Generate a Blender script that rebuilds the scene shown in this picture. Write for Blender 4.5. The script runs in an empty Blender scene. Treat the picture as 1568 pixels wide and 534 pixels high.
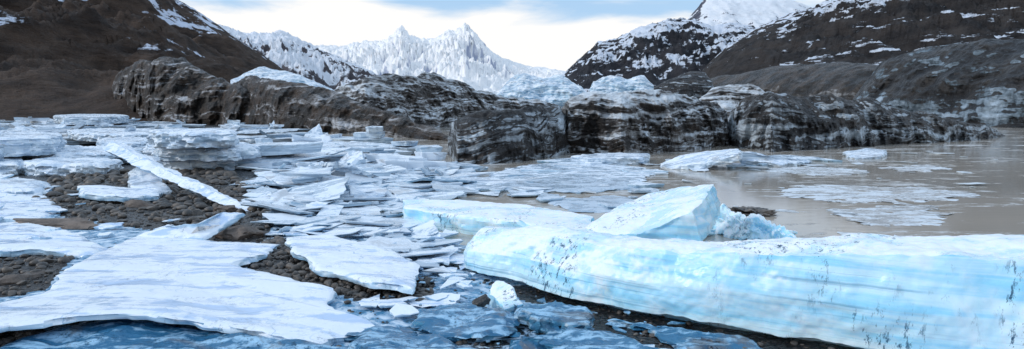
import bpy, math, random, bmesh
import numpy as np
from mathutils import Vector, noise, Matrix
random.seed(7); np.random.seed(7)
sc=bpy.context.scene
sc.view_settings.view_transform='Standard'
sc.view_settings.look='None'
sc.view_settings.exposure=0
# ---------------------------------------------------------------- camera
H=1.6; F=1045.33; PITCH=math.atan(102/F)
cam=bpy.data.cameras.new("camera"); co=bpy.data.objects.new("camera",cam)
sc.collection.objects.link(co); sc.camera=co
cam.lens=24; cam.sensor_width=36; cam.clip_end=30000; cam.clip_start=0.05
co.location=(0,0,H); co.rotation_euler=(math.pi/2-PITCH,0,0)
cp,sp=math.cos(PITCH),math.sin(PITCH)
def ray(u,v):
    a=(u-784)/F; b=(267-v)/F
    return Vector((a, cp+b*sp, -sp+b*cp))
def P(u,v,z=0.0):
    d=ray(u,v); t=(z-H)/d.z
    return Vector((0,0,H))+d*t
def Q(u,v,y):
    d=ray(u,v); return Vector((0,0,H))+d*(y/d.y)
def interp(x,pts):
    return float(np.interp(x,[p[0] for p in pts],[p[1] for p in pts]))
def fr(p,H_=1.0,o=4): return noise.fractal(p,H_,2.0,o)
# ---------------------------------------------------------------- node helpers
class NT:
    def __init__(s,nt): s.nt=nt; s.N=nt.nodes; s.L=nt.links
    def n(s,t,**kw):
        x=s.N.new(t)
        for k,v in kw.items(): setattr(x,k,v)
        return x
    def set(s,sock,v):
        if isinstance(v,bpy.types.NodeSocket): s.L.new(v,sock)
        elif v is not None: sock.default_value=v
    def math(s,op,a,b=None,clamp=False):
        x=s.n('ShaderNodeMath',operation=op,use_clamp=clamp); s.set(x.inputs[0],a)
        if b is not None: s.set(x.inputs[1],b)
        return x.outputs[0]
    def mapr(s,v,a,b,c=0.0,d=1.0,smooth=True):
        x=s.n('ShaderNodeMapRange',interpolation_type='SMOOTHSTEP' if smooth else 'LINEAR')
        s.set(x.inputs[0],v)
        for i,k in enumerate((a,b,c,d)): s.set(x.inputs[i+1],k)
        return x.outputs[0]
    def mix(s,f,a,b,mode='MIX'):
        x=s.n('ShaderNodeMix',data_type='RGBA',blend_type=mode)
        s.set(x.inputs[0],f); s.set(x.inputs[6],a); s.set(x.inputs[7],b)
        return x.outputs[2]
    def mapping(s,vec,scale=(1,1,1),rot=(0,0,0),loc=(0,0,0)):
        x=s.n('ShaderNodeMapping'); s.L.new(vec,x.inputs[0])
        x.inputs[1].default_value=loc; x.inputs[2].default_value=rot; x.inputs[3].default_value=scale
        return x.outputs[0]
    def noise(s,vec,scale,detail=6,rough=0.55,dist=0.0):
        x=s.n('ShaderNodeTexNoise'); s.L.new(vec,x.inputs['Vector'])
        x.inputs['Scale'].default_value=scale; x.inputs['Detail'].default_value=detail
        x.inputs['Roughness'].default_value=rough; x.inputs['Distortion'].default_value=dist
        return x.outputs[0]
    def vor(s,vec,scale,feature='F1',rnd=1.0):
        x=s.n('ShaderNodeTexVoronoi',feature=feature); s.L.new(vec,x.inputs['Vector'])
        x.inputs['Scale'].default_value=scale; x.inputs['Randomness'].default_value=rnd
        return x.outputs[0] if feature!='F1' else x.outputs['Distance']
    def ramp(s,f,stops):
        x=s.n('ShaderNodeValToRGB'); s.L.new(f,x.inputs[0]); e=x.color_ramp.elements
        while len(e)<len(stops): e.new(0.5)
        for i,(p,c) in enumerate(stops): e[i].position=p; e[i].color=(*c,1)
        return x.outputs[0]
    def bump(s,h,strength,dist,normal=None):
        x=s.n('ShaderNodeBump'); s.L.new(h,x.inputs['Height'])
        x.inputs['Strength'].default_value=strength; x.inputs['Distance'].default_value=dist
        if normal is not None: s.L.new(normal,x.inputs['Normal'])
        return x.outputs[0]
def newmat(name):
    m=bpy.data.materials.new(name); m.use_nodes=True
    t=NT(m.node_tree); b=t.N['Principled BSDF']
    tc=t.n('ShaderNodeTexCoord').outputs['Object']
    geo=t.n('ShaderNodeNewGeometry')
    sx=t.n('ShaderNodeSeparateXYZ'); t.L.new(geo.outputs['Normal'],sx.inputs[0])
    return m,t,b,tc,sx.outputs[2]
C=lambda r,g,b:(r,g,b,1)

def ice_mat(name,top,top2,side,side2,dirt=0.3,rough=(0.25,0.6),sss=0.0,streak=(1.0,3.0,6.0),rotz=0.3,bumpk=1.0,sc_=1.0,lo=0.44,hi=0.56,perisl=0.0,stain=0.0,cloud=0.55,layers=0.0,cracks=0.0):
    m,t,b,tc,nz=newmat(name)
    n1=t.noise(t.mapping(tc,streak,(0,0,rotz)),1.6*sc_,6,0.6,0.8)
    n2=t.noise(tc,7*sc_,5,0.62,0.3)
    st=t.noise(t.mapping(tc,(0.5,0.5,9),(0.05,0.05,0)),1.5,4,0.6,0.3)
    f=t.math('ADD',n1,t.math('MULTIPLY',t.math('SUBTRACT',n2,0.5),0.45))
    fm=t.mapr(f,lo,hi)
    tcol=t.mix(fm,top2,top)
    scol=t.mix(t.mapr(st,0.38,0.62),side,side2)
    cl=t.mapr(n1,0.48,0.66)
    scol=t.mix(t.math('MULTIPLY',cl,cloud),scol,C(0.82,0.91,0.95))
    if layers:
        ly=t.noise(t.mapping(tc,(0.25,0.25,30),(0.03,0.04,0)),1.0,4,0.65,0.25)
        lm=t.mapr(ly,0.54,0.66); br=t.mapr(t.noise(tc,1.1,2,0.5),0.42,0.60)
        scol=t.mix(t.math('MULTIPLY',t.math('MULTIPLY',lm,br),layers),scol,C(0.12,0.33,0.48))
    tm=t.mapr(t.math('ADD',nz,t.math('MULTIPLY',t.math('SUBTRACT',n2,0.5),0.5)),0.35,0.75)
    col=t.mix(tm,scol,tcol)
    if perisl:
        isl=t.n('ShaderNodeNewGeometry').outputs['Random Per Island']
        col=t.mix(t.mapr(isl,0.55,1.0,0.0,perisl),col,C(0.26,0.37,0.48))
        i2=t.math('FRACT',t.math('MULTIPLY',isl,17.3))
        col=t.mix(t.mapr(i2,0.5,0.9,0.0,perisl),col,C(0.86,0.91,0.97))
    if stain:
        sn=t.mapr(t.noise(t.mapping(tc,(0.7,0.7,2.5)),1.7,6,0.68,1.0),0.53,0.66)
        col=t.mix(t.math('MULTIPLY',sn,stain),col,C(0.15,0.13,0.12))
    if cracks:
        wv=t.n('ShaderNodeVectorMath',operation='ADD'); t.L.new(tc,wv.inputs[0])
        nn=t.n('ShaderNodeTexNoise'); t.L.new(tc,nn.inputs['Vector']); nn.inputs['Scale'].default_value=1.5; nn.inputs['Detail'].default_value=3
        t.L.new(nn.outputs['Color'],wv.inputs[1])
        vd=t.vor(t.mapping(wv.outputs[0],(1,0.6,1)),1.3,'DISTANCE_TO_EDGE')
        cm=t.math('MULTIPLY',t.mapr(vd,0.0,0.010,1.0,0.0),t.mapr(t.noise(tc,0.9,2),0.45,0.6))
        col=t.mix(t.math('MULTIPLY',cm,cracks),col,C(0.18,0.36,0.55))
    if dirt:
        clu=t.mapr(t.noise(t.mapping(tc,(1,1,0.5)),1.5,3,0.6,0.5),0.50,0.62)
        spk=t.mapr(t.noise(t.mapping(tc,(1,1,0.30)),24,4,0.8),0.53,0.62)
        dm=t.math('MULTIPLY',t.math('MULTIPLY',clu,spk),dirt,clamp=True)
        col=t.mix(dm,col,C(0.015,0.08,0.15))
    t.set(b.inputs['Base Color'],col)
    t.set(b.inputs['Roughness'],t.mapr(f,0.35,0.6,rough[0],rough[1]))
    b.inputs['IOR'].default_value=1.35
    if sss>0:
        b.inputs['Subsurface Weight'].default_value=sss
        b.inputs['Subsurface Radius'].default_value=(0.3,0.7,1.0)
        b.inputs['Subsurface Scale'].default_value=0.08
    h=t.math('ADD',t.math('MULTIPLY',n1,0.7),t.math('MULTIPLY',n2,0.35))
    t.set(b.inputs['Normal'],t.bump(h,0.8*bumpk,0.05))
    return m
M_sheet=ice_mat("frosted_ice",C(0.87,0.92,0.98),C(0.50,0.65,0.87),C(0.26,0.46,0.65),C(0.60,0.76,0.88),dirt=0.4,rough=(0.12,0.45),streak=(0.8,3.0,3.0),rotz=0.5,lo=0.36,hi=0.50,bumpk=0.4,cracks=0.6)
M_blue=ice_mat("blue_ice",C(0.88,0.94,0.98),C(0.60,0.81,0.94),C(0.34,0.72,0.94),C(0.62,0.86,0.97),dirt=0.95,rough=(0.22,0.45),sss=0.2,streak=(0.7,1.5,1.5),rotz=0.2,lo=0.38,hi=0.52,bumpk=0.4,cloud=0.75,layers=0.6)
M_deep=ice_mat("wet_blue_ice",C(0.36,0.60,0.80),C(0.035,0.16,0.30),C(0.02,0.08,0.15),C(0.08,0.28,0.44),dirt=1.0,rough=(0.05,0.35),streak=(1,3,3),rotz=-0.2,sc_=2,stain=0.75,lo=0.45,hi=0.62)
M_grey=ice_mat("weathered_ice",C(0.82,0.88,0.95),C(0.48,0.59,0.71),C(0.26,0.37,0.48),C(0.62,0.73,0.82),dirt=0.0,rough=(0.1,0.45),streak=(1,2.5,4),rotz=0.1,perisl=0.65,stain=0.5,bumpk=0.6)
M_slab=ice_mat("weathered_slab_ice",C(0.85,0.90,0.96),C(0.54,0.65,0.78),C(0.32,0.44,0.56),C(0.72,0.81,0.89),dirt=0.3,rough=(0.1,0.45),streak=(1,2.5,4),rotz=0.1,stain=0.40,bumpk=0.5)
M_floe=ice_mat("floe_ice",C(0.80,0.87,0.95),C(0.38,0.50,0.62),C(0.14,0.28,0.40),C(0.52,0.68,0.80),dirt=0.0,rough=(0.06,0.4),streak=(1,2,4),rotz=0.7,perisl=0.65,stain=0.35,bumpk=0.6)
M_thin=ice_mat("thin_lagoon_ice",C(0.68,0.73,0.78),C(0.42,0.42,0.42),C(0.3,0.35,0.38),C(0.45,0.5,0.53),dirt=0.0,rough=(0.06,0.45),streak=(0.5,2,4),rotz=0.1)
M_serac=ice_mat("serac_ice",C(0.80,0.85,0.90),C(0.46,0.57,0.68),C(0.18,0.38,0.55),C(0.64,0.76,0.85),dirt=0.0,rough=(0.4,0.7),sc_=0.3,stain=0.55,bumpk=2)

def dirty_glacier(name,dark,mid,pale,lo=0.42,hi=0.62,tilt=(0.12,0.1,0),freq=4.0,topdark=0.5,sc_=1.0,bumpd=0.25,slope=(0.35,0.75),brown=(0.09,0.065,0.048)):
    m,t,b,tc,nz=newmat(name)
    w=t.noise(tc,0.35*sc_,3,0.5)
    off=t.n('ShaderNodeCombineXYZ'); t.L.new(t.math('MULTIPLY',w,1.2/sc_),off.inputs[2])
    va=t.n('ShaderNodeVectorMath',operation='ADD'); t.L.new(tc,va.inputs[0]); t.L.new(off.outputs[0],va.inputs[1])
    s1=t.noise(t.mapping(va.outputs[0],(0.13*sc_,0.13*sc_,freq*sc_),tilt),1.0,6,0.7,0.15)
    s2=t.noise(tc,0.7*sc_,7,0.65,0.6)
    s3=t.noise(t.mapping(tc,(1,1,0.35)),7*sc_,5,0.65)
    f=t.math('ADD',t.math('MULTIPLY',s1,0.58),t.math('ADD',t.math('MULTIPLY',s2,0.31),t.math('MULTIPLY',s3,0.11)))
    f=t.math('SUBTRACT',f,t.math('MULTIPLY',t.mapr(nz,slope[0],slope[1]),topdark*0.2))
    dk=t.mix(t.mapr(s2,0.42,0.6),(*dark,1),(*brown,1))
    g=t.mapr(f,lo,hi,smooth=False)
    pc=t.ramp(g,[(0.0,mid),(0.5,mid),(1.0,pale)])
    col=t.mix(t.mapr(g,0.38,0.54),dk,pc)
    t.set(b.inputs['Base Color'],col)
    t.set(b.inputs['Roughness'],t.mapr(s3,0.3,0.7,0.3,0.75))
    h=t.math('ADD',t.math('MULTIPLY',s1,0.9),t.math('ADD',t.math('MULTIPLY',s2,0.8),t.math('MULTIPLY',s3,0.3)))
    t.set(b.inputs['Normal'],t.bump(h,1.0,bumpd))
    return m
M_berg=dirty_glacier("dirty_berg_ice",(0.012,0.009,0.008),(0.14,0.13,0.125),(0.70,0.75,0.80),0.425,0.60,(0.15,0.12,0),5.0,-0.25,bumpd=0.3,brown=(0.048,0.033,0.024))
M_berg2=dirty_glacier("dirty_berg_ice_pale",(0.013,0.012,0.013),(0.17,0.19,0.21),(0.66,0.76,0.85),0.40,0.575,(0.1,-0.2,0),3.5,0.45,bumpd=0.3,brown=(0.038,0.031,0.027))
M_dark=dirty_glacier("dirt_covered_ice",(0.010,0.008,0.007),(0.085,0.072,0.062),(0.54,0.56,0.60),0.445,0.62,(0.3,0.25,0),2.5,0.0,brown=(0.052,0.033,0.022),bumpd=0.35)
M_far=dirty_glacier("moraine_ice",(0.013,0.011,0.010),(0.08,0.075,0.072),(0.52,0.54,0.57),0.46,0.66,(0.2,0.12,0),1.2,0.2,0.5,0.5,brown=(0.055,0.042,0.034))
M_farR=dirty_glacier("moraine_ice_blue",(0.010,0.010,0.012),(0.08,0.115,0.145),(0.44,0.55,0.66),0.40,0.60,(0.25,0.35,0),1.0,0.6,0.35,0.9,brown=(0.03,0.025,0.022))

def mountain_mat(name,rock,rock2,snow,lo,hi,scale,stretch=(1,1,1),rot=(0,0,0),bumpd=5.0,slopek=0.35,zlo=None,zhi=None,zk=0.2,d1=7,k2=0.3):
    m,t,b,tc,nz=newmat(name)
    n1=t.noise(t.mapping(tc,stretch,rot),scale,d1,0.62,0.5)
    n2=t.noise(t.mapping(tc,stretch,rot),scale*5,7,0.68)
    f=t.math('ADD',t.math('MULTIPLY',n1,1-k2),t.math('MULTIPLY',n2,k2))
    f=t.math('ADD',f,t.math('MULTIPLY',t.math('SUBTRACT',nz,0.6),slopek))
    if zlo is not None:
        sz=t.n('ShaderNodeSeparateXYZ'); t.L.new(tc,sz.inputs[0])
        f=t.math('ADD',f,t.mapr(sz.outputs[2],zlo,zhi,-zk,zk,False))
    sm=t.mapr(f,lo,hi)
    n3=t.noise(t.mapping(tc,(1,1,3)),scale*2.5,6,0.7)
    rc=t.mix(t.mapr(n3,0.35,0.65),rock,rock2)
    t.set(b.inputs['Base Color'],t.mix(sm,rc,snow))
    b.inputs['Roughness'].default_value=0.85
    b.inputs['Specular IOR Level'].default_value=0.2
    h=t.math('ADD',n1,t.math('MULTIPLY',n2,0.5))
    t.set(b.inputs['Normal'],t.bump(h,1.0,bumpd))
    return m

# ---------------------------------------------------------------- mesh helpers
def mkobj(name,verts,faces,mat,smooth=True,angle=40,parent=None):
    me=bpy.data.meshes.new(name); me.from_pydata([tuple(v) for v in verts],[],faces)
    me.materials.append(mat); me.update()
    if smooth:
        me.polygons.foreach_set('use_smooth',[True]*len(me.polygons))
        if angle: me.set_sharp_from_angle(angle=math.radians(angle))
    ob=bpy.data.objects.new(name,me); sc.collection.objects.link(ob)
    if parent: ob.parent=parent
    return ob
def newell(pts):
    n=Vector((0,0,0))
    for i in range(len(pts)):
        a=pts[i]; b=pts[(i+1)%len(pts)]
        n+=Vector(((a.y-b.y)*(a.z+b.z),(a.z-b.z)*(a.x+b.x),(a.x-b.x)*(a.y+b.y)))
    return n.normalized()
def slab_pts(name,pts,thick,mat,seed=0,jit=0.04,rough=0.012,rings=16,seg=None,down=None,under=0.0,rfreq=3.0,round_=0.02):
    n=newell(pts)
    if n.z<0: pts=pts[::-1]; n=-n
    if down is None: down=-n
    per=sum((pts[i]-pts[(i+1)%len(pts)]).length for i in range(len(pts)))
    seg=seg or max(0.02,per/260)
    out=[]; so=Vector((seed*7.3,seed*3.1,0))
    for i in range(len(pts)):
        a=pts[i]; b=pts[(i+1)%len(pts)]; k=max(2,int((b-a).length/seg))
        e=(b-a).normalized(); side=e.cross(n)
        for j in range(k):
            p=a.lerp(b,j/k)
            w=0.35+0.65*math.sin(math.pi*j/k)
            p=p+side*(jit*w*(fr(p*2.2+so,0.7,5)))
            out.append(p)
    N=len(out); c=sum(out,Vector())/N
    V=[];FA=[]
    def top(p,r):
        q=p+n*(rough*fr(p*rfreq+so,0.8,4)*1.5)
        if r>0.9: q=q-n*(round_*((r-0.9)/0.1)**2)
        return q
    V.append(top(c,0))
    rs=[((i+1)/rings)**0.8 for i in range(rings)]
    for r in rs:
        for o in out: V.append(top(c+(o-c)*r,r))
    for i in range(N): FA.append((0,1+i,1+(i+1)%N))
    K=max(4,min(16,int(thick/0.03)))
    base=1+(rings-1)*N
    for k in range(1,K+1):
        tt=k/K
        for i,o in enumerate(out):
            e=(out[(i+1)%N]-out[i-1]); sd=e.cross(n).normalized()
            p=V[base+i]+down*(thick*tt)
            V.append(p+sd*(jit*0.8*fr(Vector((p.x,p.y,p.z*2.2))*3.2+so,0.8,4)-under*tt+0.3*round_*math.sin(tt*3.1)))
    rows=rings+K
    for r in range(rows-1):
        for i in range(N):
            a=1+r*N+i; b=1+r*N+(i+1)%N
            FA.append((a,a+N,b+N,b))
    FA.append(tuple(1+(rows-1)*N+i for i in range(N))[::-1])
    return mkobj(name,V,FA,mat,True,38)
def slab(name,px,thick,mat,**k):
    return slab_pts(name,[P(*p) for p in px],thick,mat,**k)
def slabz(name,px,z,thick,mat,**k):
    return slab_pts(name,[P(p[0],p[1],z) for p in px],thick,mat,**k)

def loft(name,stations,mat,seed=0,amp=0.03,freq=2.5,nl=200,nc=60,angle=35,ridge=0.8):
    S=len(stations); M=len(stations[0]); so=Vector((seed*5.1,0,seed*2.7))
    V=[];FA=[]
    for i in range(nl):
        s=i/(nl-1)*(S-1); a=min(int(s),S-2); f=s-a
        sec=[stations[a][j].lerp(stations[a+1][j],f) for j in range(M)]
        cen=sum(sec,Vector())/M
        for j in range(nc):
            g=j/nc*M; q=int(g); h=g-q
            p=sec[q].lerp(sec[(q+1)%M],h)
            d=(p-cen).normalized()
            r=abs(fr(p*freq*0.4+so,0.8,3))
            V.append(p+d*(amp*fr(p*freq+so,0.75,5)-amp*ridge*r))
    for i in range(nl-1):
        for j in range(nc):
            a=i*nc+j; b=i*nc+(j+1)%nc
            FA.append((a,b,b+nc,a+nc))
    FA.append(tuple(range(nc))[::-1]); FA.append(tuple((nl-1)*nc+j for j in range(nc)))
    ob=mkobj(name,V,FA,mat,True,angle)
    bm=bmesh.new(); bm.from_mesh(ob.data); bmesh.ops.recalc_face_normals(bm,faces=bm.faces); bm.to_mesh(ob.data); bm.free()
    return ob
def boulder(name,c,size,mat,seed=0,sub=4,amp=0.25,freq=1.0,facet=0.0,rot=0):
    bm=bmesh.new(); bmesh.ops.create_icosphere(bm,subdivisions=sub,radius=1)
    so=Vector((seed*3.7,seed*1.9,seed))
    planes=[]
    rr=random.Random(seed)
    for k in range(14):
        d=Vector((rr.gauss(0,1),rr.gauss(0,1),rr.gauss(0,1))).normalized(); planes.append((d,rr.uniform(0.55,0.85)))
    R=Matrix.Rotation(rot,3,'Z')
    for v in bm.verts:
        p=v.co.copy()
        if facet:
            for d,h in planes:
                x=p.dot(d)
                if x>h: p-=d*(x-h)*facet
        p*=1+amp*fr(p*freq*1.3+so,0.8,5)
        v.co=R@Vector((p.x*size[0],p.y*size[1],p.z*size[2]))+c
    me=bpy.data.meshes.new(name); bm.to_mesh(me); bm.free(); me.materials.append(mat)
    me.polygons.foreach_set('use_smooth',[True]*len(me.polygons)); me.set_sharp_from_angle(angle=math.radians(32))
    ob=bpy.data.objects.new(name,me); sc.collection.objects.link(ob); return ob

# ---------------------------------------------------------------- mountains
def Hh0(sky,yrf):
    v=min(p[1] for p in sky); u=[p[0] for p in sky if p[1]==v][0]
    return max(1,Q(u,v,yrf(u)).z)
def mountain(name,sky,yr,yf,yb,mat,seed,nc=260,nr=110,amp=0.25,prof=1.2,sfreq=3.0,jag=0.03,zf=0.0,gully=0.5):
    u0,u1=sky[0][0],sky[-1][0]; V=[];FA=[]
    yrf=yr if callable(yr) else (lambda u:yr)
    so=Vector((seed*11.3,seed*4.7,seed*2.1))
    nb=30; s=sfreq/Hh0(sky,yrf)
    for i in range(nc):
        u=u0+(u1-u0)*i/(nc-1); v=interp(u,sky); T=Q(u,v,yrf(u))
        Hh=max(T.z,0.5); B=Q(u,165,yf if not callable(yf) else yf(u)); B.z=zf
        dirx=T.x/T.y
        for j in range(nr+nb):
            if j<nr:
                t=j/(nr-1)
                y=B.y+(T.y-B.y)*t; x=B.x+(T.x-B.x)*t
                z=zf+(T.z-zf)*t**prof
                e=t
            else:
                t=(j-nr+1)/nb; y=T.y+(yb-T.y)*t; x=dirx*y; z=T.z*(1-t)**1.1; e=1-t
            p=Vector((x*s,y*s*0.8,z*s*0.4))+so
            r=noise.ridged_multi_fractal(p,0.9,2.1,6,1.0,2.0)-1.0
            g=fr(Vector((x*s*3.0,y*s*0.6,0))+so,0.7,5)
            w=(1-e)*e*4 if e<0.5 else 1-(e-0.5)*1.7
            w=max(w,0.0)
            z+=Hh*(amp*r*w*0.5+gully*0.12*g*w+jag*fr(p*5,0.7,4)*min(1,e*3))
            V.append((x,y,z))
    R=nr+nb
    for i in range(nc-1):
        for j in range(R-1):
            a=i*R+j; FA.append((a,a+R,a+R+1,a+1))
    return mkobj(name,V,FA,mat,True,None)

Mt_far=mountain_mat("alpine_snow_hazed_rock",C(0.27,0.31,0.43),C(0.45,0.48,0.58),C(0.93,0.91,0.90),0.34,0.44,0.0022,(1,1,0.7),bumpd=25,slopek=0.45)  # distance haze painted into the colour: rock made paler and bluer
Mt_sec=mountain_mat("snowy_slope",C(0.055,0.047,0.055),C(0.10,0.085,0.09),C(0.80,0.82,0.87),0.47,0.52,0.010,(1,1,1.2),(0.3,0.2,0.4),bumpd=12,slopek=0.25,zlo=20,zhi=140,zk=0.05)
Mt_brown=mountain_mat("scree_slope",C(0.024,0.015,0.011),C(0.080,0.052,0.037),C(0.66,0.71,0.82),0.535,0.56,0.030,(0.6,1.0,2.6),(0.2,0.6,0.5),bumpd=4,slopek=0.10,zlo=10,zhi=75,zk=0.07)
Mt_dark=mountain_mat("basalt_and_snow",C(0.016,0.017,0.022),C(0.040,0.038,0.043),C(0.74,0.79,0.88),0.515,0.555,0.014,(0.7,1,3.0),(0.5,0.45,0.3),bumpd=10,slopek=0.25,zlo=20,zhi=190,zk=0.07)
Mt_mesa=mountain_mat("mesa_snow",C(0.06,0.065,0.09),C(0.12,0.125,0.16),C(0.84,0.86,0.90),0.54,0.58,0.010,(0.6,1,4),(0,0.1,0),bumpd=12,slopek=0.8)
Mt_brownR=mountain_mat("dark_slope",C(0.020,0.018,0.019),C(0.055,0.046,0.042),C(0.72,0.77,0.86),0.525,0.55,0.022,(0.4,1,4.2),(0.4,0.65,0.5),bumpd=6,slopek=0.12,zlo=10,zhi=120,zk=0.085,k2=0.45)

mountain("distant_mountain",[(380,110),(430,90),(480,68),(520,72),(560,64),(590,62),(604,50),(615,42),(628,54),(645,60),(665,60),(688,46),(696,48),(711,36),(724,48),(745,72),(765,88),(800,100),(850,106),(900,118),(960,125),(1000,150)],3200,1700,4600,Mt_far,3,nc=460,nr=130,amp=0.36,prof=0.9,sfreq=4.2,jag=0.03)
mountain("snowy_mountain",[(250,20),(300,30),(340,40),(372,50),(402,52),(432,48),(470,66),(500,80),(540,97),(570,110),(610,135),(660,163)],1100,500,1700,Mt_sec,5,nc=260,amp=0.3,prof=0.9,sfreq=3.5,jag=0.03)
mountain("brown_mountain",[(-900,-420),(-500,-300),(-200,-170),(0,-105),(150,-60),(262,-6),(300,16),(345,48),(385,72),(430,104),(480,135),(540,160),(580,166)],330,70,600,Mt_brown,8,nc=380,nr=170,amp=0.20,prof=1.15,sfreq=4.5,jag=0.02,gully=0.9)
mountain("mesa_mountain",[(930,120),(980,95),(1020,62),(1048,34),(1058,24),(1066,14),(1076,2),(1084,-4),(1120,-6),(1180,-5),(1215,0),(1240,11),(1262,26),(1300,30),(1400,25),(1500,30),(1700,60)],1700,900,2400,Mt_mesa,13,nc=260,amp=0.10,prof=1.3,sfreq=3,jag=0.008)
mountain("dark_mountain",[(840,130),(866,110),(885,92),(905,76),(915,64),(945,58),(985,40),(1020,30),(1060,28),(1090,40),(1120,35),(1160,42),(1200,60),(1300,80),(1400,130)],900,420,1400,Mt_dark,17,nc=300,nr=140,amp=0.2,prof=0.85,sfreq=3.5,jag=0.025)
mountain("valley_slope",[(1020,150),(1060,125),(1085,98),(1110,76),(1150,48),(1190,30),(1245,12),(1290,-8),(1400,-50),(1568,-90),(1800,-170),(2300,-300)],520,150,900,Mt_brownR,21,nc=360,nr=150,amp=0.16,prof=0.95,sfreq=5,jag=0.02,gully=0.8)

# ---------------------------------------------------------------- ground
shore=[(0,16),(4,7.5),(5.2,3.6),(6.2,1.6),(7.4,-0.1),(9,-1.7),(13,-3.0),(20,-4.6),(30,-8),(60,-19),(100,-30),(500,-60)]
sy=[a for a,b in shore]; sxs=[b for a,b in shore]
def wpoly(px): return [P(u,v,0.1) for u,v in px]
def inside(x,y,poly):
    c=False; n=len(poly); j=n-1
    for i in range(n):
        a=poly[i]; b=poly[j]
        if (a.y>y)!=(b.y>y) and x<(b.x-a.x)*(y-a.y)/(b.y-a.y)+a.x: c=not c
        j=i
    return c
bare=[wpoly([(50,310),(85,268),(230,262),(330,262),(430,296),(425,335),(400,372),(330,372),(220,350),(100,335)]),
      wpoly([(350,400),(430,368),(500,412),(540,425),(665,425),(655,462),(560,462),(430,432)]),
      wpoly([(-80,370),(100,380),(110,400),(70,445),(-80,480)]),
      wpoly([(-80,480),(70,480),(60,540),(-80,560)]),
      wpoly([(740,420),(860,435),(1260,500),(1450,560),(1180,560),(880,486)])]
def ground_h(x,y):
    s=float(np.interp(y,sy,sxs)); d=s-x
    cap=0.10 if x<-1.5 else max(0.03,0.10-0.0467*(x+1.5))
    h=max(-0.9,min(cap,0.10*d))
    if y<40 and d>0: h+=0.035*fr(Vector((x*0.8,y*0.8,1.3)),0.8,4)*(1 if x<-1.5 else .5)+0.02*min(1,d)
    return h
angs=np.concatenate([np.linspace(-50,50,420),np.linspace(55,305,52)])
rad=[0.3,1,2]; r=3.0
while r<60: rad.append(r); r*=1.016
while r<12000: rad.append(r); r*=1.10
V=[];FA=[];att=[]
for r in rad:
    for a in angs:
        x=r*math.sin(math.radians(a)); y=r*math.cos(math.radians(a))
        z=ground_h(x,y)
        if r>60: z=min(z,0.05) 
        V.append((x,y,z))
        k=0.0
        if r<25:
            for i,p in enumerate(bare):
                if inside(x,y,p): k=1.0
        k=max(k,0.80*min(1,max(0,(y-10)/6)))
        att.append(k)
A=len(angs)
for i in range(len(rad)-1):
    for j in range(A):
        a=i*A+j; b=i*A+(j+1)%A
        FA.append((a,b,b+A,a+A))
m,t,b,tc,nz=newmat("gravel_shore")
at=t.n('ShaderNodeAttribute',attribute_name='bare').outputs['Fac']
v1=t.vor(tc,22)
n1=t.noise(tc,1.2,7,0.62,0.4); n2=t.noise(tc,9,6,0.65,0.5)
vc=t.n('ShaderNodeTexVoronoi'); t.L.new(tc,vc.inputs['Vector']); vc.inputs['Scale'].default_value=22
sep=t.n('ShaderNodeSeparateColor'); t.L.new(vc.outputs['Color'],sep.inputs[0])
gcol=t.ramp(sep.outputs[0],[(0,(0.022,0.022,0.024)),(0.45,(0.060,0.053,0.048)),(0.8,(0.12,0.10,0.085)),(1,(0.11,0.08,0.06))])
gcol=t.mix(t.mapr(v1,0.1,0.55),gcol,C(0.015,0.015,0.016))
f=t.math('ADD',t.math('MULTIPLY',n1,0.5),t.math('MULTIPLY',n2,0.5))
f=t.math('SUBTRACT',f,t.math('MULTIPLY',at,0.30))
im=t.mapr(f,0.42,0.47)
icol=t.mix(t.mapr(n2,0.42,0.62),C(0.10,0.30,0.50),C(0.70,0.82,0.93))
t.set(b.inputs['Base Color'],t.mix(im,gcol,icol))
t.set(b.inputs['Roughness'],t.mapr(n2,0.3,0.7,0.1,0.55))
hh=t.math('ADD',t.math('MULTIPLY',t.math('SUBTRACT',1.0,v1),t.math('SUBTRACT',1.0,t.math('MULTIPLY',im,0.85))),t.math('ADD',n2,t.math('MULTIPLY',im,0.5)))
t.set(b.inputs['Normal'],t.bump(hh,0.9,0.03))
g=mkobj("ground",V,FA,m,True,None)
a_=g.data.attributes.new('bare','FLOAT','POINT'); a_.data.foreach_set('value',att)

# ---------------------------------------------------------------- water
m,t,b,tc,nz=newmat("silty_water")
n1=t.noise(t.mapping(tc,(0.35,1.2,1)),0.9,6,0.65,0.8)
n2=t.noise(t.mapping(tc,(0.6,1.4,1)),5,6,0.7,0.6)
n3=t.noise(t.mapping(tc,(0.15,0.8,1)),0.25,4,0.5)
f=t.math('ADD',t.math('MULTIPLY',n1,0.55),t.math('ADD',t.math('MULTIPLY',n2,0.30),t.math('MULTIPLY',n3,0.15)))
im=t.mapr(f,0.535,0.585)
wc=t.mix(t.mapr(n3,0.35,0.65),C(0.49,0.425,0.355),C(0.38,0.335,0.285))
t.set(b.inputs['Base Color'],t.mix(t.math('MULTIPLY',im,0.65),wc,C(0.62,0.65,0.68)))
t.set(b.inputs['Roughness'],t.mapr(im,0,1,0.08,0.5))
b.inputs['IOR'].default_value=1.33
w1=t.noise(t.mapping(tc,(1,2.5,1)),3.0,4,0.5)
t.set(b.inputs['Normal'],t.bump(t.math('ADD',t.math('MULTIPLY',w1,0.25),t.math('MULTIPLY',t.math('MULTIPLY',im,n2),1.0)),0.5,0.012))
mkobj("lagoon_water",[(-60,2.5,0),(400,2.5,0),(400,400,0),(-60,400,0)],[(0,1,2,3)],m,False)

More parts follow.
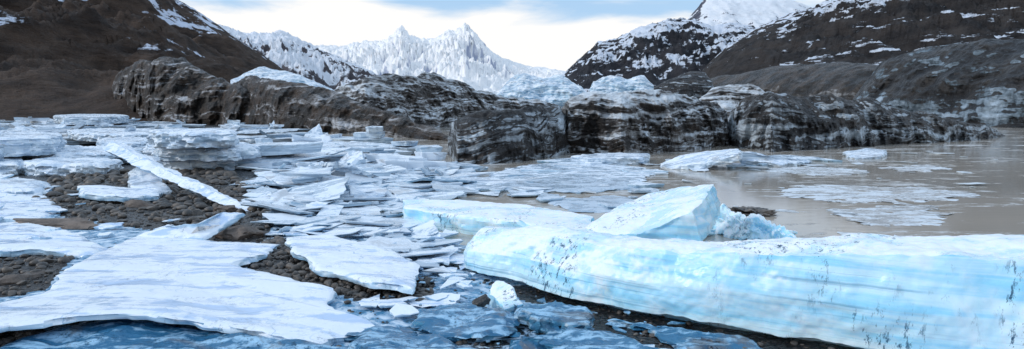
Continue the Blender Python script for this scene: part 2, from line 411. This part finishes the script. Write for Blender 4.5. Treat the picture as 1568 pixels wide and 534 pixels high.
# ---------------------------------------------------------------- glacier bodies
def berg(name,base,top,mat,seed,setback=0.8,back=3.0,amp=0.35,freq=0.6,strata=0.12,sfreq=3.0,nc=320,nr=80,tilt=0.12,facet=0.0,flute=0.0):
    u0=max(base[0][0],top[0][0]); u1=min(base[-1][0],top[-1][0]); so=Vector((seed*9.1,seed*2.3,seed*5.5))
    V=[];FA=[];nb=30
    def disp(p,t,hh):
        k=amp*min(1.0,hh/1.0)
        a=fr(p*freq+so,0.8,5)*k
        rg=(noise.ridged_multi_fractal(p*freq*0.9+so,0.9,2.0,4,1.0,2.0)-1.2)*k*0.5
        zz=p.z+tilt*p.x+0.3*fr(p*0.4+so,1,2)
        s=fr(Vector((p.x*0.12,p.y*0.12,zz*sfreq))+so,0.6,4)*strata
        fc=0
        if facet:
            d,pts=noise.voronoi(p*freq*1.4+so); fc=(d[1]-d[0])*facet*k
        if flute:
            fc+=flute*abs(fr(Vector((p.x*2.2,p.y*2.2,p.z*0.5))+so,0.9,3))*(1-t)
        return a+rg+s+fc
    for i in range(nc):
        u=u0+(u1-u0)*i/(nc-1)
        vb=interp(u,base); vt=interp(u,top)
        B=P(u,vb,0.0); hgt=max(0.05,(vb-vt)/F*B.y); T=Q(u,vt,B.y+setback*hgt+0.2)
        dr=Vector((T.x/T.y,1,0))
        nrm=Vector((-dr.x,-1,0)).normalized()
        for j in range(nr+nb):
            if j<nr:
                t=j/(nr-1)
                p=B+dr*((T.y-B.y)*(t**2.2*0.75+0.25*t)); z=-0.25+(T.z+0.25)*(1-(1-t)**1.25)
                p.z=z; w=1.0-0.75*t**3
                d=disp(p,t,hgt)
                p=p+nrm*d*w+Vector((0,0,d*0.35*t*(1-0.4*t)))
            else:
                t=(j-nr+1)/nb
                bk=back*max(0.3,min(hgt,3)/2)
                p=T+dr*(bk*t); p.z=T.z*(1-t**1.8)-0.3*t; d=disp(p,1,hgt)
                p=p+nrm*d*0.25*(1-t)+Vector((0,0,d*(0.21+0.4*t*(1-t))))
            V.append(p)
    R=nr+nb
    for i in range(nc-1):
        for j in range(R-1):
            a=i*R+j; FA.append((a,a+R,a+R+1,a+1))
    return mkobj(name,V,FA,mat,True,None)
berg("glacier_hill",[(1290,186),(1568,196),(1900,200)],[(1290,180),(1320,130),(1350,95),(1400,78),(1450,68),(1500,60),(1560,62),(1700,50),(1900,60)],M_farR,31,setback=1.3,back=10,amp=1.8,freq=0.14,strata=0.6,sfreq=0.8,nc=260)
berg("glacier_hill",[(1060,176),(1320,182),(1500,184)],[(1060,130),(1090,118),(1130,112),(1180,100),(1240,96),(1290,94),(1330,98),(1400,110),(1500,120)],M_far,33,setback=1.6,back=15,amp=1.5,freq=0.1,strata=0.3,sfreq=0.7,nc=220)
berg("glacier_serac",[(745,186),(830,186),(905,186)],[(745,165),(765,140),(783,120),(805,113),(830,120),(862,118),(885,130),(897,144),(905,180)],M_serac,35,setback=0.8,back=5,amp=1.2,freq=0.28,strata=0.5,sfreq=1.4,nc=160,facet=1.4)
berg("glacier_serac",[(895,186),(1000,186)],[(895,150),(908,126),(935,116),(960,121),(985,115),(1000,130)],M_serac,37,setback=0.8,back=5,amp=1.0,freq=0.3,strata=0.4,nc=130,facet=1.4)
berg("glacier_serac",[(990,184),(1095,184)],[(990,140),(1020,124),(1055,108),(1078,110),(1090,126),(1095,150)],M_berg2,39,setback=0.9,back=5,amp=0.9,freq=0.25,strata=0.3,nc=130)
berg("glacier_serac",[(355,182),(420,182),(520,182)],[(355,124),(375,114),(400,105),(440,109),(480,122),(520,140)],M_serac,41,setback=1,back=6,amp=1.2,freq=0.2,strata=0.2,nc=160,facet=0.6)
berg("glacier_front",[(480,198),(560,204),(640,198),(760,190),(870,186)],[(480,150),(530,130),(560,119),(590,114),(630,115),(665,111),(700,122),(740,140),(790,152),(850,158),(870,170)],M_berg,43,setback=1.3,back=8,amp=1.2,freq=0.3,strata=0.35,sfreq=2.4,nc=300,tilt=0.25,facet=0.6)
berg("glacier_front",[(350,190),(430,200),(560,206),(640,212),(690,216)],[(350,130),(380,118),(420,122),(470,130),(520,142),(560,160),(620,180),(665,196),(690,212)],M_dark,45,setback=1.4,back=7,amp=1.0,freq=0.3,strata=0.3,sfreq=1.6,nc=300,tilt=0.3,facet=0.8)
berg("glacier_front",[(140,182),(240,190),(330,192),(430,196)],[(140,178),(165,150),(185,112),(215,98),(250,91),(285,96),(310,108),(345,120),(370,138),(400,160),(430,190)],M_dark,47,setback=0.9,back=7,amp=2.0,freq=0.18,strata=0.3,sfreq=1.2,nc=300,tilt=-0.2,facet=1.3)
berg("ice_block",[(108,176),(170,180)],[(108,164),(125,136),(142,125),(160,132),(170,160)],M_serac,48,setback=0.5,back=4,amp=0.8,freq=0.3,facet=1.0,nc=90)
berg("iceberg",[(1040,205),(1180,205)],[(1040,190),(1062,160),(1090,135),(1115,128),(1160,132),(1180,150)],M_berg,49,setback=1,back=4,amp=0.6,freq=0.5,nc=140)
berg("iceberg",[(845,222),(870,236),(950,238),(1030,232),(1080,228),(1118,222)],[(845,200),(858,162),(880,150),(930,142),(1000,138),(1060,146),(1095,158),(1112,176),(1118,215)],M_berg,51,setback=0.9,back=4,amp=0.75,freq=0.55,strata=0.16,sfreq=4,nc=300,tilt=0.15,flute=0.25,facet=0.8)
berg("iceberg",[(686,236),(700,250),(740,252),(800,248),(860,238),(900,226)],[(686,212),(692,188),(720,176),(780,168),(830,162),(855,164),(880,190),(900,222)],M_berg2,53,setback=0.7,back=4,amp=0.4,freq=0.6,strata=0.16,sfreq=4,nc=280,tilt=-0.2,flute=0.2,facet=0.8)
berg("iceberg",[(1110,220),(1130,226),(1180,232),(1260,228),(1350,222),(1440,218),(1500,214),(1540,208)],[(1110,205),(1118,170),(1140,150),(1200,143),(1260,148),(1330,156),(1400,170),(1450,184),(1500,190),(1520,198),(1540,207)],M_berg2,55,setback=1.0,back=5,amp=0.8,freq=0.5,strata=0.18,sfreq=2.5,nc=360,tilt=0.18,flute=0.35,facet=0.8)

# ---------------------------------------------------------------- big foreground slabs
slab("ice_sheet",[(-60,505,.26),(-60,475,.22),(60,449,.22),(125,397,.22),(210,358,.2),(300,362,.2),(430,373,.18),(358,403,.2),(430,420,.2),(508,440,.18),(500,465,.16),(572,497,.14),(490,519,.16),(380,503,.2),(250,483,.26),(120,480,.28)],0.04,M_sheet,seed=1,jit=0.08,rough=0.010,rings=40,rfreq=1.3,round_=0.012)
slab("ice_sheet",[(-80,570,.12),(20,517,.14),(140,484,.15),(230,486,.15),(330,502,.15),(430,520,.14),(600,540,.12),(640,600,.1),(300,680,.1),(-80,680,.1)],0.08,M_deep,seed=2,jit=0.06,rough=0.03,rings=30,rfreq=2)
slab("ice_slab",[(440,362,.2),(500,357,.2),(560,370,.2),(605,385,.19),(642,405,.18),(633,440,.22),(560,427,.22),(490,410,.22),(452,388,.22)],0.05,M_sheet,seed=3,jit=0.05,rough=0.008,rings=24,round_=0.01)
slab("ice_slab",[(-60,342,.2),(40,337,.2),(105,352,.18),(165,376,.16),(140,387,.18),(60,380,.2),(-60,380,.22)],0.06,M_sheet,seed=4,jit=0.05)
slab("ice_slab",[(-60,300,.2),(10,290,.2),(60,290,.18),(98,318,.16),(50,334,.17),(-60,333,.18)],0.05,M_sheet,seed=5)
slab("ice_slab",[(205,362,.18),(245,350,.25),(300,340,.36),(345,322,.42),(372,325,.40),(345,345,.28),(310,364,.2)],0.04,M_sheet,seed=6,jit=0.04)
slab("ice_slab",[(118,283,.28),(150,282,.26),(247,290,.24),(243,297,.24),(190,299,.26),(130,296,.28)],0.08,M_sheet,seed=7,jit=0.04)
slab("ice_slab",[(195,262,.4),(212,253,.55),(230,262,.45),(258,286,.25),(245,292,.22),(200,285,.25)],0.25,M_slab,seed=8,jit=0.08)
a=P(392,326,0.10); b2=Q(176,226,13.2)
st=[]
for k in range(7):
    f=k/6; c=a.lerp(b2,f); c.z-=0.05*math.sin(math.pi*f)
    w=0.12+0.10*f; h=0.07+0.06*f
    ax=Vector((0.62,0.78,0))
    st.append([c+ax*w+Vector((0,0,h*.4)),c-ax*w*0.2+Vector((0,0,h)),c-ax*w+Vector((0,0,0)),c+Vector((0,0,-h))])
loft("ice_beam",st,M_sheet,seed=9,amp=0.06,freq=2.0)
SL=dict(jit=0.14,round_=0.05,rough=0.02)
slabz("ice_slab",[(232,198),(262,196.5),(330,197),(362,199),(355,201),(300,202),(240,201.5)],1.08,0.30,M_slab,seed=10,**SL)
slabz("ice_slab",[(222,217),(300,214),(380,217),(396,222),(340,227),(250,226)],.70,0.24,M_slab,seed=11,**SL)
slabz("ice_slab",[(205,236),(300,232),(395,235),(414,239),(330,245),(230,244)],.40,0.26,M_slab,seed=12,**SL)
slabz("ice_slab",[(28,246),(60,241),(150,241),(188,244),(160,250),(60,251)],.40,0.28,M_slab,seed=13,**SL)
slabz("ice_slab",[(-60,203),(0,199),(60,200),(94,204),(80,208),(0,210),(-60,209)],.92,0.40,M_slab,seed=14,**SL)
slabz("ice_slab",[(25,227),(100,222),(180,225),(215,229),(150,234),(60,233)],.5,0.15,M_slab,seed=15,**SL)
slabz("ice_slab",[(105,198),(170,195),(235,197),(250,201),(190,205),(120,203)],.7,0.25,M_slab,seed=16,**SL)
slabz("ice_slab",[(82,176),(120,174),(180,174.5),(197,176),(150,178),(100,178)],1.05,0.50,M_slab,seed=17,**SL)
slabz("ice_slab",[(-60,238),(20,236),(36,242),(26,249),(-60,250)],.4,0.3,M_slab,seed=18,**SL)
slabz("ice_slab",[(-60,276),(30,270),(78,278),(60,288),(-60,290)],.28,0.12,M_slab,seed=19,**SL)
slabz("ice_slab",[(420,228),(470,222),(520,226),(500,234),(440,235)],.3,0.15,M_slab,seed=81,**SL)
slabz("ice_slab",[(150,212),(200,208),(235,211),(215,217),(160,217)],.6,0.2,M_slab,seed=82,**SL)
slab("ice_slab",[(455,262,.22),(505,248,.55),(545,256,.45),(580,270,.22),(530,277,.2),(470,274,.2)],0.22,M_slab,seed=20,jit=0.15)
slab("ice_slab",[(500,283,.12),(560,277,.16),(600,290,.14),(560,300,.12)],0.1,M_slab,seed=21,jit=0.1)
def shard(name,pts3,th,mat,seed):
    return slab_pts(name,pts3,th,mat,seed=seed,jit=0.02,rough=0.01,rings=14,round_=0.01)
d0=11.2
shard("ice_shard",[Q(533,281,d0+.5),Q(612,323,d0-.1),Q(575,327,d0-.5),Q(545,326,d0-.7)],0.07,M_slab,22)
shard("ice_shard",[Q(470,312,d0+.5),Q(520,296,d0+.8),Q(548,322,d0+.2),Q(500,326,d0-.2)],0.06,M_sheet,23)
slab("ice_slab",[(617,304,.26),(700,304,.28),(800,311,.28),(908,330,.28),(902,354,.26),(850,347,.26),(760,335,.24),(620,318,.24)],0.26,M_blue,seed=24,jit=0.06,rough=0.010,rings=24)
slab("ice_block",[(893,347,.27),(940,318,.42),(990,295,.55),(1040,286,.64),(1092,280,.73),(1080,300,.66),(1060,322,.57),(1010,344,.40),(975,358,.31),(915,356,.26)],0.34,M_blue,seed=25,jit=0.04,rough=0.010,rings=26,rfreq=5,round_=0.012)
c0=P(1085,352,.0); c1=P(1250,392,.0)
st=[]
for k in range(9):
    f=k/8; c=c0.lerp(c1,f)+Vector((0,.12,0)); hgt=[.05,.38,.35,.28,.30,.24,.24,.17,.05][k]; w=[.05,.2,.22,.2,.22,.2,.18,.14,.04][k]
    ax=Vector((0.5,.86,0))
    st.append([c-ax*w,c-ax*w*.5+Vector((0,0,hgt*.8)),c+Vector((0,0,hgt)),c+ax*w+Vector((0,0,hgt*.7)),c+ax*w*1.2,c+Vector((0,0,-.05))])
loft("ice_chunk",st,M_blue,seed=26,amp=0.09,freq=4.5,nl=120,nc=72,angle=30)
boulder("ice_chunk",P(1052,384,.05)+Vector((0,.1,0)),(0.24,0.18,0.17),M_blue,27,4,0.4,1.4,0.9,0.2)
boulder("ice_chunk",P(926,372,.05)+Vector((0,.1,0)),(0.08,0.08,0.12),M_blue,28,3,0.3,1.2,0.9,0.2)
# giant foreground ice block, undercut along its foot to make a dark shadow gap
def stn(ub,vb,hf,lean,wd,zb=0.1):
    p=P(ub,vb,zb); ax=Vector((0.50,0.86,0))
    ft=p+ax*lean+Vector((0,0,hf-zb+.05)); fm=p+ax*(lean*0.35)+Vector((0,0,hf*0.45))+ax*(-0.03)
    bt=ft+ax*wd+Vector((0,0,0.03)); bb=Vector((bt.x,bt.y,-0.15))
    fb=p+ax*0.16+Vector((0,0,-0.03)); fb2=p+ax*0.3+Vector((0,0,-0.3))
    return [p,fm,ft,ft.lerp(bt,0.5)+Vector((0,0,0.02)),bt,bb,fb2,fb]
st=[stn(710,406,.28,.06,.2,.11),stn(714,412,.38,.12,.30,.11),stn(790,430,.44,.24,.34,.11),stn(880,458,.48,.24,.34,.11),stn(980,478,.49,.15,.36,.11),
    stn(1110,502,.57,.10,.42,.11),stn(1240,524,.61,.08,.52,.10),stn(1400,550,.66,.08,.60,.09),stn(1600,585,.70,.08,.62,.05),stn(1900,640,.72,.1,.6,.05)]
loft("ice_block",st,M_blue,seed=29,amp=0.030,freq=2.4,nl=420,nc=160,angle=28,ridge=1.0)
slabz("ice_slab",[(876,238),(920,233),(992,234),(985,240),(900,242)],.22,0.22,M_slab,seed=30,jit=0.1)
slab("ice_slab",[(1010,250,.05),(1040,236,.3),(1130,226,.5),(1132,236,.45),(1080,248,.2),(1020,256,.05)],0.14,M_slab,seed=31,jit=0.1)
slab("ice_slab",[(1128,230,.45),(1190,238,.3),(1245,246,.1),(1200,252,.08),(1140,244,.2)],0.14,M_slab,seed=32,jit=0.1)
slab("ice_slab",[(1290,232,.12),(1325,226,.2),(1357,228,.15),(1350,238,.1),(1310,240,.08)],0.15,M_slab,seed=34,jit=0.1)
slab("ice_floe",[(735,287,.05),(760,262,.06),(820,250,.07),(900,247,.07),(985,255,.06),(990,268,.05),(960,286,.05),(900,292,.05),(800,291,.05)],0.06,M_floe,seed=35,jit=0.25,rough=0.012)
slab("ice_floe",[(560,295,.05),(600,278,.06),(680,266,.06),(752,270,.05),(735,290,.05),(660,303,.05),(590,305,.05)],0.06,M_floe,seed=36,jit=0.25,rough=0.012)
slab("ice_floe",[(830,305,.03),(930,298,.04),(990,305,.03),(960,325,.03),(880,322,.03)],0.04,M_floe,seed=37,jit=0.15,rough=0.01)
for i,pp in enumerate([[(1275,322),(1340,314),(1420,314),(1432,338),(1380,347),(1310,340)],[(1200,290),(1290,283),(1400,287),(1500,297),(1450,306),(1300,308),(1215,303)],
    [(1250,365),(1330,358),(1460,366),(1568,388),(1620,402),(1400,395),(1290,385)],[(1150,258),(1250,254),(1330,262),(1250,268)],[(1350,256),(1420,252),(1460,258),(1390,262)]]):
    slabz("thin_ice_floe",pp,.010,0.02,M_thin,seed=40+i,jit=0.4,rough=0.012,rings=16,round_=0.003)
for i,(pp,z,th) in enumerate([([(800,470),(850,462),(912,480),(905,494),(820,489)],.16,.08),
    ([(640,470),(700,462),(780,478),(800,500),(740,512),(660,498)],.15,.04),
    ([(790,512),(870,502),(980,518),(1070,540),(1040,565),(880,545)],.13,.05),
    ([(930,486),(1010,496),(1110,514),(1170,530),(1140,537),(1020,516)],.09,.05),
    ([(520,508),(600,498),(700,512),(780,540),(700,560),(560,540)],.15,.04)]):
    slabz("wet_ice_slab",pp,z,th,M_deep,seed=61+i,jit=0.16,rough=0.02,rings=20,rfreq=3)
slab("ice_slab",[(745,452,.14),(760,428,.22),(785,436,.24),(800,462,.16),(770,470,.14)],0.1,M_blue,seed=72,jit=0.05)

# ---------------------------------------------------------------- bulk plates
def plates(name,items,mat,seed):
    rr=random.Random(seed); V=[];FA=[]
    for (x,y,z,s,th,tilt) in items:
        k=rr.randint(3,6)
        base=rr.uniform(0,6.28); el=rr.uniform(0.5,1.0)
        pts=[]
        for q in range(k):
            a=base+(q+rr.uniform(-.36,.36))/k*6.283; R=s*rr.uniform(0.5,1.25)
            pts.append(Vector((math.cos(a)*R,math.sin(a)*R*el,0)))
        o=[]
        for q in range(k):
            a=pts[q]; b=pts[(q+1)%k]
            o.append(a)
            for w in (0.25,0.5,0.75):
                w2=w+rr.uniform(-.1,.1)
                e=a.lerp(b,w2); o.append(e*(1+rr.uniform(-.10,.08)))
        rot=Matrix.Rotation(rr.uniform(0,6.28),3,'Z')@Matrix.Rotation(tilt,3,'X')@Matrix.Rotation(rr.uniform(0,6.28),3,'Z')
        c=Vector((x,y,z)); n=len(o); b0=len(V)
        bev=min(0.02,th*0.25)
        for p in o: V.append(rot@(p*(1-bev/s)+Vector((0,0,th/2+rr.uniform(-.08,.08)*th)))+c)
        for p in o: V.append(rot@(p+Vector((0,0,th/2-bev)))+c)
        for p in o: V.append(rot@(p*rr.uniform(.82,.98)+Vector((0,0,-th/2)))+c)
        V.append(rot@Vector((0,0,th/2+rr.uniform(-.1,.1)*th))+c)
        for i in range(n):
            j=(i+1)%n
            FA.append((b0+3*n,b0+i,b0+j)); FA.append((b0+i,b0+n+i,b0+n+j,b0+j)); FA.append((b0+n+i,b0+2*n+i,b0+2*n+j,b0+n+j))
        FA.append(tuple(b0+2*n+i for i in range(n))[::-1])
    return mkobj(name,V,FA,mat,False)
rr=random.Random(11)
def scat(n,poly,smin,smax,th,tl,up=0.06,z0=0.02,avoid=0.0,pw=2.2,smax_k=2.2,pile=0.0):
    W=[P(u,v,0.05) for u,v in poly]
    x0,x1=min(p.x for p in W),max(p.x for p in W); y0,y1=min(p.y for p in W),max(p.y for p in W)
    out=[]; tries=0
    while len(out)<n and tries<n*60:
        tries+=1
        y=y0*(y1/y0)**rr.random(); x=rr.uniform(x0,x1)
        if not inside(x,y,W): continue
        if avoid and y<25 and any(inside(x,y,p) for p in bare) and rr.random()<avoid: continue
        k=y/12
        s=smin+(smax-smin)*rr.random()**pw
        s*=max(0.6,min(k,smax_k))
        tilt=min(0.4,abs(rr.gauss(0,tl)))*(1 if y<20 else .4)
        if rr.random()<up: tilt=rr.uniform(0.4,0.9); s=min(s*0.5,0.75)
        thk=th*rr.uniform(.4,1.5)*max(.6,min(k,1.5))
        g=max(0,ground_h(x,y))
        zc=g+z0+thk*0.4+math.sin(tilt)*s*0.3+rr.uniform(0,.03)*min(k,2)
        out.append((x,y,zc,s,thk,tilt))
        if pile and rr.random()<pile:
            zz=zc+thk*.5
            for q in range(rr.randint(1,2)):
                t2=thk*rr.uniform(.6,1.2); s*=rr.uniform(.7,.9); zz+=t2*.5; tl2=rr.uniform(0,.09)
                out.append((x+rr.uniform(-.25,.25)*s,y+rr.uniform(-.25,.25)*s,zz+math.sin(tl2)*s*.2,s,t2,tl2)); zz+=t2*.5
    return out
left=scat(350,[(-60,184),(330,192),(480,207),(660,232),(680,262),(600,275),(440,300),(380,262),(230,258),(60,262),(-60,290)],0.45,1.4,0.11,0.07,0.12,avoid=0.92,pw=1.8,pile=0.20)
plates("broken_ice_field",left,M_grey,1)
mid=scat(360,[(400,262),(480,245),(690,262),(690,300),(620,312),(640,340),(705,420),(640,440),(560,380),(440,355),(400,330)],0.22,1.0,0.035,0.09,0.11,pw=2.0)
plates("broken_ice_field",mid,M_floe,2)
low=scat(130,[(430,330),(600,330),(700,360),(730,440),(640,500),(520,470),(440,400)],0.16,0.6,0.026,0.07,0.06,avoid=0.9)
plates("broken_ice_field",low,M_sheet,3)
lf=scat(60,[(-60,290),(60,290),(220,340),(330,360),(430,372),(200,365),(100,390),(-60,400)],0.14,0.42,0.04,0.14,0.08,avoid=0.7)
plates("broken_ice_field",lf,M_sheet,4)
wat=scat(55,[(690,262),(860,246),(1110,238),(1240,242),(1200,258),(1000,262),(980,310),(900,330),(760,305),(690,290)],0.15,0.6,0.04,0.04,0.0,z0=-0.005)
plates("drifting_ice",wat,M_floe,6)
wat2=scat(36,[(1000,250),(1568,222),(1568,300),(1250,330),(1300,350),(1568,370),(1568,385),(1250,372),(1000,330)],0.06,0.4,0.015,0.01,0.0,z0=-0.006)
plates("drifting_ice",wat2,M_thin,7)
deb=scat(40,[(610,345),(700,345),(900,365),(1100,385),(1240,385),(1230,360),(1100,345),(900,360),(700,335)],0.08,0.3,0.04,0.12,0.1)
plates("broken_ice_field",deb,M_blue,9)
cr=scat(100,[(560,440),(700,440),(860,462),(1100,515),(1200,545),(1000,560),(560,560)],0.03,0.13,0.014,0.15,0.1,z0=0.03)
plates("ice_fragments",cr,M_deep,10)

# ---------------------------------------------------------------- stones
def rock_mat(name,c1,c2,r=0.7):
    m,t,b,tc,nz=newmat(name)
    n=t.noise(tc,5,6,0.65); n2=t.noise(tc,60,3,0.6)
    col=t.mix(t.mapr(n,0.35,0.65),c1,c2)
    isl=t.n('ShaderNodeNewGeometry').outputs['Random Per Island']
    col=t.mix(t.mapr(isl,0,1,0.0,1.0,False),t.mix(0.55,col,C(0.02,0.02,0.022)),col)
    col=t.mix(t.math('MULTIPLY',t.mapr(n2,0.5,0.7),0.3),col,C(0.2,0.18,0.16))
    t.set(b.inputs['Base Color'],col); b.inputs['Roughness'].default_value=r
    t.set(b.inputs['Normal'],t.bump(t.math('ADD',n,t.math('MULTIPLY',n2,.3)),0.8,0.02))
    return m
M_rock=rock_mat("basalt_pebbles",C(0.045,0.042,0.040),C(0.17,0.14,0.115),0.5)
M_brock=rock_mat("brown_rock",C(0.09,0.068,0.055),C(0.24,0.185,0.15))
def ico(sub):
    bm=bmesh.new(); bmesh.ops.create_icosphere(bm,subdivisions=sub,radius=1)
    v=np.array([x.co[:] for x in bm.verts]); f=np.array([[y.index for y in x.verts] for x in bm.faces]); bm.free(); return v,f
iv,iff=ico(2)
def stones(name,items,mat):
    Vs=[];Fs=[]
    rng=np.random.RandomState(4)
    for i,(x,y,z,s) in enumerate(items):
        v=iv.copy()
        for _ in range(5):
            d=rng.normal(size=3); d/=np.linalg.norm(d); h=rng.uniform(.5,.85)
            q=v@d; ex=np.maximum(q-h,0); v-=np.outer(ex,d)
        v*=np.array([1,rng.uniform(.6,1),rng.uniform(.4,.75)])*s
        a=rng.uniform(0,6.28); c_,s_=math.cos(a),math.sin(a)
        v=v@np.array([[c_,s_,0],[-s_,c_,0],[0,0,1]])
        Vs.append(v+np.array([x,y,z])); Fs.append(iff+i*len(iv))
    return mkobj(name,np.concatenate(Vs).tolist(),np.concatenate(Fs).tolist(),mat,True,50)
it=[]
for pi,(poly,n) in enumerate(zip(bare,(2400,1100,500,250,260))):
    x0,x1=min(p.x for p in poly),max(p.x for p in poly); y0,y1=min(p.y for p in poly),max(p.y for p in poly)
    c=0;tr=0
    while c<n and tr<n*30:
        tr+=1; x=rr.uniform(x0,x1); y=rr.uniform(y0,y1)
        if not inside(x,y,poly): continue
        s=0.015+0.08*rr.random()**3.5
        s*=max(0.6,y/9)*(1 if pi<4 else .6)
        it.append((x,y,ground_h(x,y)+s*0.2,s)); c+=1
for _ in range(400):
    u=rr.uniform(-50,760); v=rr.uniform(420,560); p=P(u,v,0.08); s=0.008+0.035*rr.random()**4
    it.append((p.x,p.y,ground_h(p.x,p.y)+s*.3,s))
stones("pebbles",it,M_rock)
boulder("rock",P(368,366,.1)+Vector((0,.1,0.02)),(0.33,0.25,0.16),M_brock,71,4,0.3,1,0.9,-0.3)
boulder("rock",P(85,352,.1)+Vector((0,.1,0.05)),(0.62,0.3,0.10),M_brock,72,4,0.3,1,0.9,-0.1)
boulder("rock",P(220,318,.12),(0.3,0.2,0.12),M_brock,73,4,0.3,1,0.9,0.1)
boulder("rock",P(40,430,.1),(0.22,0.18,0.1),M_brock,74,4,0.3,1,0.9,0.3)
boulder("rock",P(736,462,.12),(0.07,0.05,0.06),M_rock,75,4,0.3,1,0.9,0.3)
boulder("rock",P(345,322,.12),(0.2,0.15,0.09),M_brock,76,4,0.3,1,0.9,0.1)
boulder("dirt_mound",P(1148,326,0),(0.30,0.40,0.07),M_rock,77,5,0.7,2.4,0.2,0.3)

# ---------------------------------------------------------------- sky + sun
w=bpy.data.worlds.new("World"); sc.world=w; w.use_nodes=True
t=NT(w.node_tree); bg=t.N['Background']
EL=math.radians(30); AZ=math.radians(255)
sky=t.n('ShaderNodeTexSky',sky_type='NISHITA'); sky.sun_disc=False
sky.sun_elevation=EL; sky.sun_rotation=AZ; sky.air_density=1.0; sky.dust_density=1.0; sky.ozone_density=1.5
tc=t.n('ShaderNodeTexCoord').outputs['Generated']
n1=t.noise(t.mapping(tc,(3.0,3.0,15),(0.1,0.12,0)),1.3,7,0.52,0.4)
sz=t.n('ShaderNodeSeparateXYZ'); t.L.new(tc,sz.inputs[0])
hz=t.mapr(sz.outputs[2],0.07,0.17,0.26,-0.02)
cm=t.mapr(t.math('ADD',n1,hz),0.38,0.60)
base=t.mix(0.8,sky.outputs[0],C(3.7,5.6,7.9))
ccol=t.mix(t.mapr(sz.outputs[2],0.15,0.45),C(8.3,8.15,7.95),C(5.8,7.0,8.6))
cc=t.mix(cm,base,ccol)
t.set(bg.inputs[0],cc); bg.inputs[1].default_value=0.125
sl=bpy.data.lights.new("sun",'SUN'); so_=bpy.data.objects.new("sun",sl); sc.collection.objects.link(so_)
sl.energy=1.4; sl.angle=math.radians(10); sl.color=(1,0.96,0.92)
d=Vector((math.sin(AZ)*math.cos(EL),math.cos(AZ)*math.cos(EL),math.sin(EL)))
so_.rotation_euler=d.to_track_quat('Z','Y').to_euler()
